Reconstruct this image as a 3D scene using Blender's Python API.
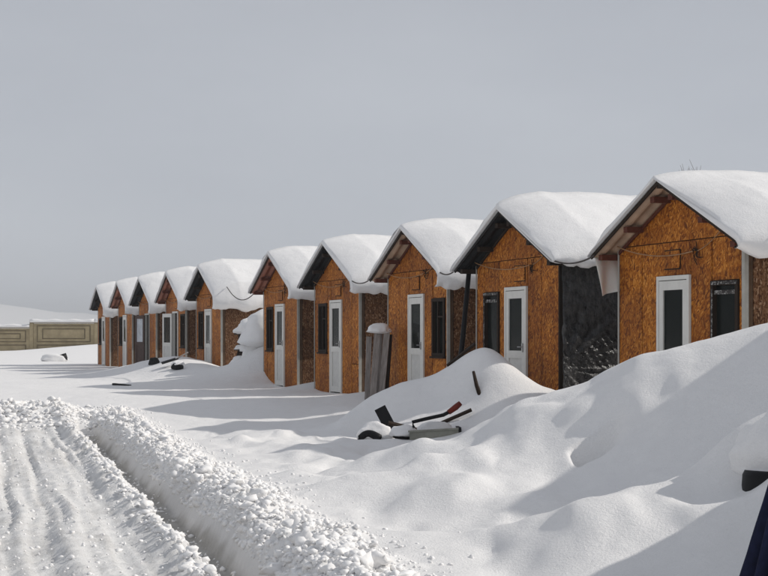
import bpy, math, random
import numpy as np
from mathutils import Vector, Matrix, noise as mnoise
R = math.radians
random.seed(7)
rng = np.random.default_rng(11)
scene = bpy.context.scene
for o in list(bpy.data.objects):
    bpy.data.objects.remove(o)
col = scene.collection

# ------------------------------------------------------------------ camera
EYE = 1.25
cam_d = bpy.data.cameras.new('camera')
cam = bpy.data.objects.new('camera', cam_d); col.objects.link(cam)
cam.location = (0, 0, EYE); cam.rotation_euler = (R(90), 0, 0)
cam_d.sensor_width = 36; cam_d.lens = 36 * 1450 / 768
cam_d.shift_y = 47 / 768
cam_d.clip_start = 0.1; cam_d.clip_end = 6000
scene.camera = cam

# ------------------------------------------------------------------ world, sun, exposure
TH = math.atan(536 / 1450)
CT, ST = math.cos(TH), math.sin(TH)
NV = Vector((CT, ST, 0))          # away from the road, into the cabins
RV = Vector((-ST, CT, 0))         # along the row, away from the camera
SUN_EL = R(35.5)
sh = (NV * 0.965 - RV * 0.263).normalized()
SUN = Vector((sh.x * math.cos(SUN_EL), sh.y * math.cos(SUN_EL), math.sin(SUN_EL)))
world = bpy.data.worlds.new('World'); scene.world = world
world.use_nodes = True
nt = world.node_tree; nt.nodes.clear()
w_out = nt.nodes.new('ShaderNodeOutputWorld'); w_bg = nt.nodes.new('ShaderNodeBackground')
sky = nt.nodes.new('ShaderNodeTexSky'); sky.sky_type = 'NISHITA'; sky.sun_disc = False
sky.sun_elevation = SUN_EL; sky.sun_rotation = math.atan2(sh.x, sh.y)
sky.air_density = 1.0; sky.dust_density = 4.0; sky.ozone_density = 1.5; sky.altitude = 1200
hs = nt.nodes.new('ShaderNodeHueSaturation'); hs.inputs['Saturation'].default_value = 0.35
mx = nt.nodes.new('ShaderNodeMixRGB'); mx.inputs[0].default_value = 0.86
mx.inputs[2].default_value = (4.1, 4.25, 4.62, 1)          # even high veil of cloud
tcw = nt.nodes.new('ShaderNodeTexCoord'); spw = nt.nodes.new('ShaderNodeSeparateXYZ'); nt.links.new(tcw.outputs['Generated'], spw.inputs[0])
vr = nt.nodes.new('ShaderNodeValToRGB'); vr.color_ramp.elements[0].position = 0.0; vr.color_ramp.elements[0].color = (0.53, 0.56, 0.612, 1)
vr.color_ramp.elements[1].position = 0.30; vr.color_ramp.elements[1].color = (0.40, 0.42, 0.465, 1)
nt.links.new(spw.outputs[2], vr.inputs[0])
vm = nt.nodes.new('ShaderNodeMixRGB'); vm.blend_type = 'MULTIPLY'; vm.inputs[0].default_value = 1.0; vm.inputs[2].default_value = (10, 10, 10, 1)
cm = nt.nodes.new('ShaderNodeMapping'); cm.inputs['Scale'].default_value = (1.0, 1.0, 2.6); nt.links.new(tcw.outputs['Generated'], cm.inputs[0])
cn_ = nt.nodes.new('ShaderNodeTexNoise'); cn_.inputs['Scale'].default_value = 3.2; cn_.inputs['Detail'].default_value = 5; nt.links.new(cm.outputs[0], cn_.inputs['Vector'])
crp = nt.nodes.new('ShaderNodeValToRGB'); crp.color_ramp.elements[0].position = 0.3; crp.color_ramp.elements[0].color = (0.93, 0.935, 0.945, 1); crp.color_ramp.elements[1].position = 0.7; crp.color_ramp.elements[1].color = (1.05, 1.05, 1.045, 1)
nt.links.new(cn_.outputs[0], crp.inputs[0])
cmx = nt.nodes.new('ShaderNodeMixRGB'); cmx.blend_type = 'MULTIPLY'; cmx.inputs[0].default_value = 1.0
nt.links.new(vr.outputs[0], cmx.inputs[1]); nt.links.new(crp.outputs[0], cmx.inputs[2])
nt.links.new(cmx.outputs[0], vm.inputs[1]); nt.links.new(vm.outputs[0], mx.inputs[2])
nt.links.new(sky.outputs[0], hs.inputs['Color']); nt.links.new(hs.outputs[0], mx.inputs[1])
nt.links.new(mx.outputs[0], w_bg.inputs[0]); w_bg.inputs[1].default_value = 0.1
nt.links.new(w_bg.outputs[0], w_out.inputs[0])
sun_d = bpy.data.lights.new('sun', 'SUN'); sun_d.energy = 2.75; sun_d.angle = R(0.7); sun_d.color = (1.0, 0.95, 0.88)
sun = bpy.data.objects.new('sun', sun_d); col.objects.link(sun)
sun.location = SUN * 60; sun.rotation_euler = SUN.to_track_quat('Z', 'Y').to_euler()
scene.view_settings.view_transform = 'Standard'; scene.view_settings.look = 'None'
scene.view_settings.exposure = 0.12; scene.view_settings.gamma = 1.0
scene.view_settings.use_curve_mapping = False

# ------------------------------------------------------------------ material helpers
def new_mat(name):
    m = bpy.data.materials.new(name); m.use_nodes = True
    n = m.node_tree; b = n.nodes['Principled BSDF']
    return m, n, b
def ramp(n, stops):
    r = n.nodes.new('ShaderNodeValToRGB'); e = r.color_ramp.elements
    while len(e) < len(stops): e.new(0.5)
    for i, (p, c) in enumerate(stops):
        e[i].position = p; e[i].color = (*c, 1)
    return r
def coords(n, scale=(1, 1, 1), kind='Object', rnd=True):
    tc = n.nodes.new('ShaderNodeTexCoord'); mp = n.nodes.new('ShaderNodeMapping')
    mp.inputs['Scale'].default_value = scale
    n.links.new(tc.outputs[kind], mp.inputs[0])
    if rnd:
        oi = n.nodes.new('ShaderNodeObjectInfo'); mu = n.nodes.new('ShaderNodeMath'); mu.operation = 'MULTIPLY'
        mu.inputs[1].default_value = 37.0
        n.links.new(oi.outputs['Random'], mu.inputs[0]); n.links.new(mu.outputs[0], mp.inputs['Location'])
    return mp
def tex_noise(n, vec, scale, detail=3, rough=0.55):
    t = n.nodes.new('ShaderNodeTexNoise'); t.inputs['Scale'].default_value = scale
    t.inputs['Detail'].default_value = detail; t.inputs['Roughness'].default_value = rough
    n.links.new(vec.outputs[0], t.inputs['Vector']); return t
def bump(n, b, h, strength, dist):
    bp = n.nodes.new('ShaderNodeBump'); bp.inputs['Strength'].default_value = strength
    bp.inputs['Distance'].default_value = dist
    n.links.new(h, bp.inputs['Height']); n.links.new(bp.outputs[0], b.inputs['Normal']); return bp
def mixc(n, f, a, bb, mode='MIX'):
    m = n.nodes.new('ShaderNodeMixRGB'); m.blend_type = mode
    for i, v in ((0, f), (1, a), (2, bb)):
        if isinstance(v, (int, float)): m.inputs[i].default_value = v
        elif isinstance(v, tuple): m.inputs[i].default_value = (*v, 1)
        else: n.links.new(v, m.inputs[i])
    return m

def mat_simple(name, c, rough=0.7, metal=0.0, var=0.25, scale=8, bmp=0.15, stretch=(1, 1, 1)):
    m, n, b = new_mat(name)
    v = coords(n, stretch); t = tex_noise(n, v, scale, 5)
    r = ramp(n, [(0.3, tuple(x * (1 - var) for x in c)), (0.7, tuple(min(1, x * (1 + var)) for x in c))])
    n.links.new(t.outputs[0], r.inputs[0]); n.links.new(r.outputs[0], b.inputs['Base Color'])
    b.inputs['Roughness'].default_value = rough; b.inputs['Metallic'].default_value = metal
    if not metal: b.inputs['Specular IOR Level'].default_value = 0.2
    if bmp: bump(n, b, t.outputs[0], bmp, 0.01)
    return m

def mat_osb(name, stops, dirt):
    m, n, b = new_mat(name)
    nz = coords(n, (1, 1, 1))
    def voro(scale, rot):
        mp = n.nodes.new('ShaderNodeMapping'); mp.inputs['Rotation'].default_value = rot
        n.links.new(nz.outputs[0], mp.inputs[0])
        m2 = n.nodes.new('ShaderNodeMapping'); m2.inputs['Scale'].default_value = scale
        n.links.new(mp.outputs[0], m2.inputs[0])
        t = n.nodes.new('ShaderNodeTexVoronoi'); t.inputs['Scale'].default_value = 1.0
        n.links.new(m2.outputs[0], t.inputs['Vector'])
        sp = n.nodes.new('ShaderNodeSeparateColor'); n.links.new(t.outputs['Color'], sp.inputs[0]); return sp
    a = voro((48, 48, 14), (0.0, 0.25, 0.1)); c = voro((16, 50, 50), (0.1, 0.6, 0.2)); d = voro((48, 48, 15), (0.2, -0.65, 0.3))
    big = tex_noise(n, nz, 1.1, 4); pick = tex_noise(n, nz, 13, 2); pick2 = tex_noise(n, nz, 10, 2); fine = tex_noise(n, nz, 90, 3)
    st = ramp(n, [(0.47, (0, 0, 0)), (0.53, (1, 1, 1))]); n.links.new(pick.outputs[0], st.inputs[0])
    st2 = ramp(n, [(0.52, (0, 0, 0)), (0.58, (1, 1, 1))]); n.links.new(pick2.outputs[0], st2.inputs[0])
    mm0 = mixc(n, st.outputs[0], a.outputs[0], d.outputs[1])
    mm1 = mixc(n, st2.outputs[0], mm0.outputs[0], c.outputs[2])
    mm = mixc(n, 0.15, mm1.outputs[0], fine.outputs[0])
    r = ramp(n, stops); n.links.new(mm.outputs[0], r.inputs[0])
    stain = ramp(n, [(0.33, dirt), (0.58, (1, 1, 1))]); n.links.new(big.outputs[0], stain.inputs[0])
    mu = mixc(n, 0.75, r.outputs[0], stain.outputs[0], 'MULTIPLY')
    vs = coords(n, (9, 9, 1.1)); drip = tex_noise(n, vs, 1.7, 5, 0.7)
    dr_ = ramp(n, [(0.30, (0.42, 0.32, 0.26)), (0.43, (1, 1, 1))]); n.links.new(drip.outputs[0], dr_.inputs[0])
    mu = mixc(n, 0.75, mu.outputs[0], dr_.outputs[0], 'MULTIPLY')
    oi = n.nodes.new('ShaderNodeObjectInfo'); rr = ramp(n, [(0, (0.86, 0.82, 0.78)), (1, (1.0, 1.0, 1.0))])
    n.links.new(oi.outputs['Random'], rr.inputs[0])
    mu3 = mixc(n, 1.0, mu.outputs[0], rr.outputs[0], 'MULTIPLY')
    n.links.new(mu3.outputs[0], b.inputs['Base Color'])
    b.inputs['Roughness'].default_value = 0.62; b.inputs['Specular IOR Level'].default_value = 0.15
    bump(n, b, mm.outputs[0], 0.25, 0.004)
    return m

def mat_snow(name, c=(0.87, 0.862, 0.855), grain=0.55):
    m, n, b = new_mat(name)
    v = coords(n, rnd=False)
    g = tex_noise(n, v, 48, 5, 0.8); l = tex_noise(n, v, 6, 6, 0.62)
    ad = n.nodes.new('ShaderNodeMath'); ad.operation = 'MULTIPLY_ADD'; ad.inputs[1].default_value = 2.0
    n.links.new(l.outputs[0], ad.inputs[0]); n.links.new(g.outputs[0], ad.inputs[2])
    bump(n, b, ad.outputs[0], grain, 0.012)
    r = ramp(n, [(0.3, tuple(x * 0.965 for x in c)), (0.7, c)]); n.links.new(l.outputs[0], r.inputs[0])
    n.links.new(r.outputs[0], b.inputs['Base Color'])
    b.inputs['Roughness'].default_value = 0.65; b.inputs['Specular IOR Level'].default_value = 0.2
    return m

OSB = mat_osb('osb_varnished', [(0.12, (0.16, 0.040, 0.004)), (0.38, (0.37, 0.112, 0.008)), (0.65, (0.50, 0.165, 0.013)), (0.88, (0.68, 0.29, 0.052))], (0.45, 0.36, 0.30))
OSB_RAW = mat_osb('osb_raw', [(0.08, (0.06, 0.024, 0.010)), (0.4, (0.165, 0.075, 0.032)), (0.75, (0.27, 0.145, 0.075)), (0.95, (0.46, 0.31, 0.20))], (0.5, 0.45, 0.4))
SNOW = mat_snow('snow')
CLOD = mat_snow('snow_clods', (0.91, 0.90, 0.892), 0.25)
DARKWOOD = mat_simple('dark_timber', (0.026, 0.016, 0.010), 0.8, stretch=(3, 3, 12))
REDWOOD = mat_simple('red_brown_timber', (0.105, 0.030, 0.016), 0.7, stretch=(3, 3, 12))
FRAMEWOOD = mat_simple('stud_timber', (0.10, 0.06, 0.035), 0.8)
SHEET_TAN = mat_simple('tan_corrugated_sheet', (0.42, 0.29, 0.20), 0.5, var=0.2, scale=3)
SHEET_RED = mat_simple('red_corrugated_sheet', (0.36, 0.15, 0.10), 0.5, var=0.25, scale=3)
SHEET_DARK = mat_simple('dark_roof_sheet', (0.007, 0.007, 0.008), 0.6, var=0.3)
PVC = mat_simple('white_door_plastic', (0.70, 0.685, 0.64), 0.4, var=0.05, bmp=0)
PVC_LOW = mat_simple('white_door_panel', (0.62, 0.61, 0.575), 0.45, var=0.07, bmp=0)
TRIM = mat_simple('pale_corner_trim', (0.40, 0.39, 0.355), 0.55, var=0.12, bmp=0.05)
BROWN = mat_simple('brown_door_paint', (0.06, 0.030, 0.022), 0.5, var=0.2)
BLACK = mat_simple('black_plastic', (0.006, 0.006, 0.007), 0.55, var=0.2)
GREYWOOD = mat_simple('weathered_grey_board', (0.30, 0.27, 0.25), 0.85, var=0.3, stretch=(12, 12, 1.2), scale=4)
RED = mat_simple('red_rubber_grip', (0.16, 0.022, 0.012), 0.5)
CABLE = mat_simple('cable_sleeve', (0.07, 0.06, 0.055), 0.6, bmp=0)
CABLE_TAN = mat_simple('pale_cable_sleeve', (0.35, 0.2, 0.1), 0.6, bmp=0)
YELLOW = mat_simple('yellow_board', (0.42, 0.34, 0.14), 0.7, var=0.15)
CONCRETE = mat_simple('tan_concrete', (0.38, 0.31, 0.19), 0.85, var=0.2, scale=2)
CONCRETE_D = mat_simple('tan_concrete_dark', (0.17, 0.135, 0.08), 0.9, var=0.2, scale=2)
NAVY = mat_simple('navy_fabric', (0.008, 0.011, 0.035), 0.8, var=0.3, scale=20)
STEEL = mat_simple('handle_metal', (0.4, 0.4, 0.4), 0.35, 0.9, var=0.1, bmp=0)
CRATE = mat_simple('grey_green_crate', (0.27, 0.27, 0.23), 0.8, var=0.2)
TWIG = mat_simple('twig_bark', (0.10, 0.075, 0.06), 0.9)
CURTAIN = mat_simple('pale_curtain', (0.55, 0.57, 0.6), 0.9, var=0.2, scale=5)

def mat_flaked():
    m, n, b = new_mat('flaking_white_paint')
    v = coords(n); t = tex_noise(n, v, 22, 4, 0.7)
    r = ramp(n, [(0.50, (0.025, 0.02, 0.018)), (0.58, (0.34, 0.33, 0.31))]); n.links.new(t.outputs[0], r.inputs[0])
    n.links.new(r.outputs[0], b.inputs['Base Color']); b.inputs['Roughness'].default_value = 0.8
    return m
FLAKED = mat_flaked()
def mat_glass():
    m, n, b = new_mat('window_glass')
    b.inputs['Base Color'].default_value = (0.10, 0.12, 0.11, 1); b.inputs['Roughness'].default_value = 0.06
    b.inputs['Transmission Weight'].default_value = 0.9; b.inputs['IOR'].default_value = 1.12
    return m
GLASS = mat_glass()
def mat_tarp():
    m, n, b = new_mat('black_plastic_sheet')
    v = coords(n, (1.6, 1.6, 0.6)); t = tex_noise(n, v, 12, 5, 0.65); big = tex_noise(n, v, 3, 3)
    r = ramp(n, [(0.35, (0.008, 0.008, 0.009)), (0.72, (0.06, 0.057, 0.055))]); n.links.new(t.outputs[0], r.inputs[0])  # grey streaks in the colour stand for light caught on the crinkles
    n.links.new(r.outputs[0], b.inputs['Base Color']); b.inputs['Roughness'].default_value = 0.27
    vw = coords(n, (1.0, 7.0, 2.2)); vw.inputs['Rotation'].default_value = (0.5, 0, 0); wr_ = tex_noise(n, vw, 4.5, 4, 0.6)
    rd = n.nodes.new('ShaderNodeMath'); rd.operation = 'SUBTRACT'; rd.inputs[1].default_value = 0.5; n.links.new(wr_.outputs[0], rd.inputs[0])
    ab = n.nodes.new('ShaderNodeMath'); ab.operation = 'ABSOLUTE'; n.links.new(rd.outputs[0], ab.inputs[0])
    bump(n, b, ab.outputs[0], 0.8, 0.05)
    return m
TARP = mat_tarp()
def mat_film():
    m, n, b = new_mat('pale_plastic_film')
    b.inputs['Base Color'].default_value = (0.62, 0.6, 0.56, 1); b.inputs['Roughness'].default_value = 0.5
    b.inputs['Subsurface Weight'].default_value = 0.2
    v = coords(n); t = tex_noise(n, v, 6, 4); bump(n, b, t.outputs[0], 0.4, 0.02)
    return m
FILM = mat_film()
def mat_ground():
    m, n, b = new_mat('snow_and_packed_road')
    v = coords(n, rnd=False)
    g = tex_noise(n, v, 48, 5, 0.8); l = tex_noise(n, v, 6, 6, 0.62)
    ad = n.nodes.new('ShaderNodeMath'); ad.operation = 'MULTIPLY_ADD'; ad.inputs[1].default_value = 2.0
    n.links.new(l.outputs[0], ad.inputs[0]); n.links.new(g.outputs[0], ad.inputs[2])
    c = (0.87, 0.862, 0.855)
    sn = ramp(n, [(0.3, tuple(x * 0.965 for x in c)), (0.7, c)]); n.links.new(l.outputs[0], sn.inputs[0])
    # packed, slightly soiled snow of the road
    rv = coords(n, (1, 1, 1), rnd=False); rv.inputs['Rotation'].default_value = (0, 0, -math.atan(RK)); 
    rs = n.nodes.new('ShaderNodeMapping'); rs.inputs['Scale'].default_value = (7.0, 0.35, 1); n.links.new(rv.outputs[0], rs.inputs[0])
    trk = tex_noise(n, rs, 1.6, 5, 0.65); rl = tex_noise(n, v, 1.8, 6, 0.65); rg = tex_noise(n, v, 26, 6, 0.75)
    mixn = mixc(n, 0.5, trk.outputs[0], rl.outputs[0])
    rc = ramp(n, [(0.40, (0.66, 0.65, 0.635)), (0.56, (0.80, 0.795, 0.785))]); n.links.new(mixn.outputs[0], rc.inputs[0])
    sp = ramp(n, [(0.30, (0.78, 0.76, 0.73)), (0.46, (1, 1, 1))]); n.links.new(rg.outputs[0], sp.inputs[0])
    rcol = mixc(n, 0.7, rc.outputs[0], sp.outputs[0], 'MULTIPLY')
    # gritty trench floor
    tl = ramp(n, [(0.3, (0.26, 0.245, 0.22)), (0.65, (0.50, 0.485, 0.46))]); n.links.new(mixn.outputs[0], tl.inputs[0])
    tcol = mixc(n, 0.8, tl.outputs[0], sp.outputs[0], 'MULTIPLY')
    at = n.nodes.new('ShaderNodeAttribute'); at.attribute_name = 'wear'
    sep = n.nodes.new('ShaderNodeSeparateColor'); n.links.new(at.outputs['Color'], sep.inputs[0])
    m1 = mixc(n, sep.outputs[0], sn.outputs[0], rcol.outputs[0]); m2 = mixc(n, sep.outputs[1], m1.outputs[0], tcol.outputs[0])
    n.links.new(m2.outputs[0], b.inputs['Base Color'])
    hm = mixc(n, sep.outputs[0], ad.outputs[0], rg.outputs[0])
    bs = n.nodes.new('ShaderNodeMath'); bs.operation = 'MULTIPLY_ADD'; bs.inputs[1].default_value = 0.35; bs.inputs[2].default_value = 0.62
    n.links.new(sep.outputs[0], bs.inputs[0])
    bp = bump(n, b, hm.outputs[0], 0.4, 0.015); n.links.new(bs.outputs[0], bp.inputs['Strength'])
    b.inputs['Roughness'].default_value = 0.65; b.inputs['Specular IOR Level'].default_value = 0.2
    return m
RK = 0.275
GROUND = mat_ground()

# ------------------------------------------------------------------ mesh helpers
class MB:
    def __init__(self): self.v = []; self.f = []
    def box(self, a, b, rot=None, at=(0, 0, 0)):
        (x0, y0, z0), (x1, y1, z1) = a, b
        i = len(self.v)
        pts = [(x0, y0, z0), (x1, y0, z0), (x1, y1, z0), (x0, y1, z0), (x0, y0, z1), (x1, y0, z1), (x1, y1, z1), (x0, y1, z1)]
        if rot is not None: pts = [tuple(rot @ Vector(p) + Vector(at)) for p in pts]
        self.v += pts
        self.f += [(i, i+3, i+2, i+1), (i+4, i+5, i+6, i+7), (i, i+1, i+5, i+4), (i+1, i+2, i+6, i+5), (i+2, i+3, i+7, i+6), (i+3, i, i+4, i+7)]
        return self
    def prism(self, poly, y0, y1):           # polygon in x,z (counter-clockwise seen from -y), extruded along y
        i = len(self.v); k = len(poly)
        self.v += [(x, y0, z) for x, z in poly] + [(x, y1, z) for x, z in poly]
        self.f.append(tuple(i + j for j in range(k))); self.f.append(tuple(i + k + j for j in reversed(range(k))))
        for j in range(k):
            a, b = i + j, i + (j + 1) % k
            self.f.append((a, a + k, b + k, b))
        return self
    def tube(self, pts, r, n=8, caps=True):
        pts = [Vector(p) for p in pts]; base = len(self.v)
        for i, p in enumerate(pts):
            t = (pts[min(i + 1, len(pts) - 1)] - pts[max(i - 1, 0)]).normalized()
            u = t.orthogonal().normalized() if abs(t.z) > 0.95 else t.cross(Vector((0, 0, 1))).normalized()
            w = t.cross(u).normalized(); rr = r[i] if isinstance(r, (list, tuple)) else r
            for k in range(n):
                a = 2 * math.pi * k / n
                self.v.append(tuple(p + u * math.cos(a) * rr + w * math.sin(a) * rr))
        for i in range(len(pts) - 1):
            for k in range(n):
                a = base + i * n + k; b = base + i * n + (k + 1) % n
                self.f.append((a, b, b + n, a + n))
        if caps:
            self.f.append(tuple(base + k for k in reversed(range(n))))
            e = base + (len(pts) - 1) * n; self.f.append(tuple(e + k for k in range(n)))
        return self
    def mesh(self, name, m, smooth=False, fix=True):
        me = bpy.data.meshes.new(name); me.from_pydata(self.v, [], self.f)
        if fix:
            import bmesh
            bm = bmesh.new(); bm.from_mesh(me); bmesh.ops.recalc_face_normals(bm, faces=bm.faces); bm.to_mesh(me); bm.free()
        me.materials.append(m)
        if smooth: me.polygons.foreach_set('use_smooth', [True] * len(me.polygons))
        me.update(); return me
    def build(self, name, m, parent=None, smooth=False):
        return link(name, self.mesh(name, m, smooth), parent)
def link(name, me, parent=None):
    o = bpy.data.objects.new(name, me); col.objects.link(o)
    if parent is not None: o.parent = parent
    return o
def tag(o, label=None, cat=None, group=None, kind=None):
    if label: o['label'] = label
    if cat: o['category'] = cat
    if group: o['group'] = group
    if kind: o['kind'] = kind
    return o
def empty(name, loc, rz=0):
    o = bpy.data.objects.new(name, None); col.objects.link(o); o.location = loc; o.rotation_euler = (0, 0, rz)
    o.empty_display_size = 0.3; return o
def sag(a, b, drop, n=14):
    a, b = Vector(a), Vector(b)
    return [a.lerp(b, t / n) - Vector((0, 0, drop * 4 * (t / n) * (1 - t / n))) for t in range(n + 1)]

# ------------------------------------------------------------------ numpy noise and the terrain height
_tab = rng.random((512, 512))
def vnoise(x, y):
    xi = np.floor(x).astype(int); yi = np.floor(y).astype(int); fx = x - xi; fy = y - yi
    fx = fx * fx * fx * (fx * (fx * 6 - 15) + 10); fy = fy * fy * fy * (fy * (fy * 6 - 15) + 10)
    a = _tab[xi % 512, yi % 512]; b = _tab[(xi + 1) % 512, yi % 512]
    c = _tab[xi % 512, (yi + 1) % 512]; d = _tab[(xi + 1) % 512, (yi + 1) % 512]
    return (a * (1 - fx) + b * fx) * (1 - fy) + (c * (1 - fx) + d * fx) * fy - 0.5
def fbm(x, y, oct=4, gain=0.5):
    r = 0; a = 1
    for i in range(oct):
        r = r + a * vnoise(x * 2 ** i + 17.3 * i, y * 2 ** i + 9.1 * i); a *= gain
    return r
def sstep(e0, e1, x):
    t = np.clip((x - e0) / (e1 - e0), 0, 1); return t * t * (3 - 2 * t)
def gauss(x, y, cx, cy, sx, sy, ang=0.0):
    c, s = math.cos(ang), math.sin(ang); dx, dy = x - cx, y - cy
    a = dx * c + dy * s; b = -dx * s + dy * c
    return np.exp(-0.5 * ((a / sx) ** 2 + (b / sy) ** 2))
RN = 1 / math.sqrt(1 + RK * RK)
def road_q(x, y):            # metres to the right of the road's edge
    return (x + 1.19 + RK * (y - 9.63)) * RN
ROAD_END = 24.5
CABIN_S = [9.4, 16.27, 21.05, 25.5, 30.3, 34.7, 42.3, 46.8, 51.5, 56.0, 61.2]
FD = 10.06

def mound(x, y):
    # long pile in front of the nearest cabins: ridge from P to Q
    P = np.array([0.35, 16.4]); Q = np.array([3.75, 13.9]); L = np.linalg.norm(Q - P); t = (Q - P) / L; n = np.array([t[1], -t[0]])
    a = ((x - P[0]) * t[0] + (y - P[1]) * t[1]) / L
    b = (x - P[0]) * n[0] + (y - P[1]) * n[1]          # >0 behind the ridge? sign fixed below
    front = (-n[1]) > 0
    bb = -b if front else b                             # bb>0 away from the camera
    h = 1.50 * sstep(-0.22, 1.05, a) ** 0.78
    h = h * np.where(a > 1.25, np.exp(-((a - 1.25) / 1.0) ** 2), 1)
    w = np.where(bb > 0, np.exp(-0.5 * (bb / 0.95) ** 2), np.exp(-0.5 * (bb / 1.25) ** 2))
    return h * w
def height(x, y, detail=True):
    d = CT * x + ST * y; s = -ST * x + CT * y; q = road_q(x, y)
    z = -0.27 + 0.25 * np.maximum(sstep(6.0, 9.8, d), sstep(22, 31, y)) 
    z = z + (0.22 + 0.50 * sstep(-25, -17, x)) * sstep(64, 94, y) * sstep(400, 120, y)
    z = z + 0.05 * fbm(x * 0.45, y * 0.35, 3)
    # drifts in the open field
    mid = sstep(1.0, 2.0, q) * sstep(8.4, 6.5, d) * sstep(26, 21, y)
    z = z + mid * (0.20 * fbm(x * 1.1 + 3, y * 0.75 + 5, 3, 0.4) + 0.13 * np.maximum(0, fbm(x * 2.1 + 30, y * 1.0 + 7, 2)))
    m = mound(x, y)
    m = m + 0.66 * gauss(x, y, 1.50, 21.9, 0.40, 0.6, 0.3) + 0.42 * gauss(x, y, 2.2, 21.4, 0.8, 0.8)
    m = m + 0.50 * gauss(x, y, 0.62, 22.5, 0.7, 0.75) + 0.18 * gauss(x, y, -0.1, 22.4, 0.5, 0.6)
    m = m + 0.30 * gauss(x, y, 3.35, 17.9, 0.5, 0.8)
    # lumps in the lower right corner
    m = m + 0.36 * gauss(x, y, 1.62, 10.1, 0.42, 0.55) + 0.85 * gauss(x, y, 2.75, 10.6, 0.50, 0.5) + 0.25 * gauss(x, y, 2.62, 9.5, 0.40, 0.25)
    m = m + 1.65 * gauss(x, y, 3.6, 8.9, 0.52, 0.95)  # tall heap added out of view on the right to shade this corner
    m = m + 0.20 * gauss(x, y, 0.62, 12.6, 0.32, 0.35) + 0.13 * gauss(x, y, 1.25, 11.9, 0.35, 0.3)
    m = m + 0.10 * gauss(x, y, 0.1, 13.6, 0.5, 0.5) + 0.12 * gauss(x, y, 0.55, 10.6, 0.55, 0.5)
    # drift before the far cabins and in the wide gap of the row
    m = m + 0.60 * np.exp(-0.5 * (((s - 41.6) / 2.6) ** 2 + ((d - 9.0) / 1.1) ** 2))
    m = m + 0.22 * np.exp(-0.5 * (((s - 46.8) / 2.5) ** 2 + ((d - 8.9) / 1.0) ** 2))
    m = m + 0.95 * np.exp(-0.5 * (((s - 37.5) / 0.95) ** 2 + ((d - 10.9) / 0.85) ** 2))
    # little drifts against the walls in each gap
    for i, cs in enumerate(CABIN_S[3:6]):
        m = m + 0.20 * np.exp(-0.5 * (((s - cs - 2.3) / 0.6) ** 2 + ((d - 10.8) / 0.8) ** 2))
    m = m * (1 + 0.08 * fbm(x * 0.9 + 40, y * 0.9, 2)) + 0.035 * np.clip(m, 0, 0.6) * fbm(x * 2.3 + 4, y * 1.9 + 60, 3, 0.5)
    z = z + m
    # hollow with a steep upper lip on the face of the pile
    hx, hy = 1.95, 13.36
    u = (x - hx); v2 = (y - hy) - 0.25 * u
    hol = sstep(-0.27, -0.17, u) * sstep(0.30, -0.05, u) * sstep(-0.42, -0.08, v2) * sstep(0.06, 0.0, v2)
    z = z - 0.30 * hol
    # wind grain
    if detail:
        z = z + 0.012 * fbm(x * 3.1, y * 2.3, 3)
    # berm, cut wall, trench, road
    al = y + 0.15 * fbm(x * 0.9, y * 0.9, 2)
    on = sstep(ROAD_END + 0.5, ROAD_END - 0.5, al)      # 1 along the ploughed length
    qq = q + 0.09 * fbm(x * 0.9 + 8, y * 0.9, 2) * on
    berm = np.exp(-0.5 * ((qq - 0.78) / 0.30) ** 2)
    lump = fbm(x * 4.0, y * 4.0, 4, 0.62)
    bz = berm * (0.11 + 0.13 * lump + 0.05 * fbm(x * 17, y * 17, 2, 0.7)) * sstep(ROAD_END + 4.0, ROAD_END, y)
    z = z + bz * sstep(0.2, 0.45, qq)
    bank = np.exp(-0.5 * ((al - ROAD_END - 0.7) / 0.8) ** 2) * sstep(0.6, -0.2, q)
    z = z + bank * (0.20 + 0.16 * lump)
    tw = 0.36
    qw = q + 0.06 * vnoise(q * 2, y * 0.7)
    rut = np.abs(vnoise(qw * 2.9, y * 0.04 + 2)) * 0.16
    rut = rut + 0.11 * np.abs(fbm(qw * 6, y * 0.10, 3, 0.6)) + 0.022 * fbm(x * 13, y * 8, 3, 0.65)
    rz = -0.36 + rut + 0.10 * np.exp(-0.5 * ((q + 0.10) / 0.10) ** 2) * (0.5 + lump)
    rz = rz + 0.05 * np.exp(-0.5 * ((y - 19.0 - 0.4 * q) / 0.18) ** 2) * (0.6 + lump)
    tr = -0.50 + 0.02 * fbm(x * 5, y * 5, 3)
    low = rz + (tr - rz) * sstep(0.0, 0.07, qq)
    cut = np.clip((qq - tw + 0.02) / 0.22, 0, 1) ** 0.8
    zz = low + (z - low) * cut
    z = z * (1 - on) + zz * on
    # inside the cabins the ground stays clear
    for cs in CABIN_S[1:6]:
        ins = sstep(0.10, 0.22, d - FD) * sstep(3.95, 3.8, d - FD) * sstep(1.46, 1.36, np.abs(s - cs))
        z = z * (1 - ins) + (-0.15) * ins
    # hills on the horizon
    far = sstep(900, 1900, y)
    z = z + far * np.maximum(4, 22 + 34 * fbm(x * 0.004 + 3.3, y * 0.002, 5, 0.55) + 16 * sstep(-380, -520, x)) * sstep(2880, 2300, y)
    return z
def H(x, y): return float(height(np.array([float(x)]), np.array([float(y)]))[0])

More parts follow.
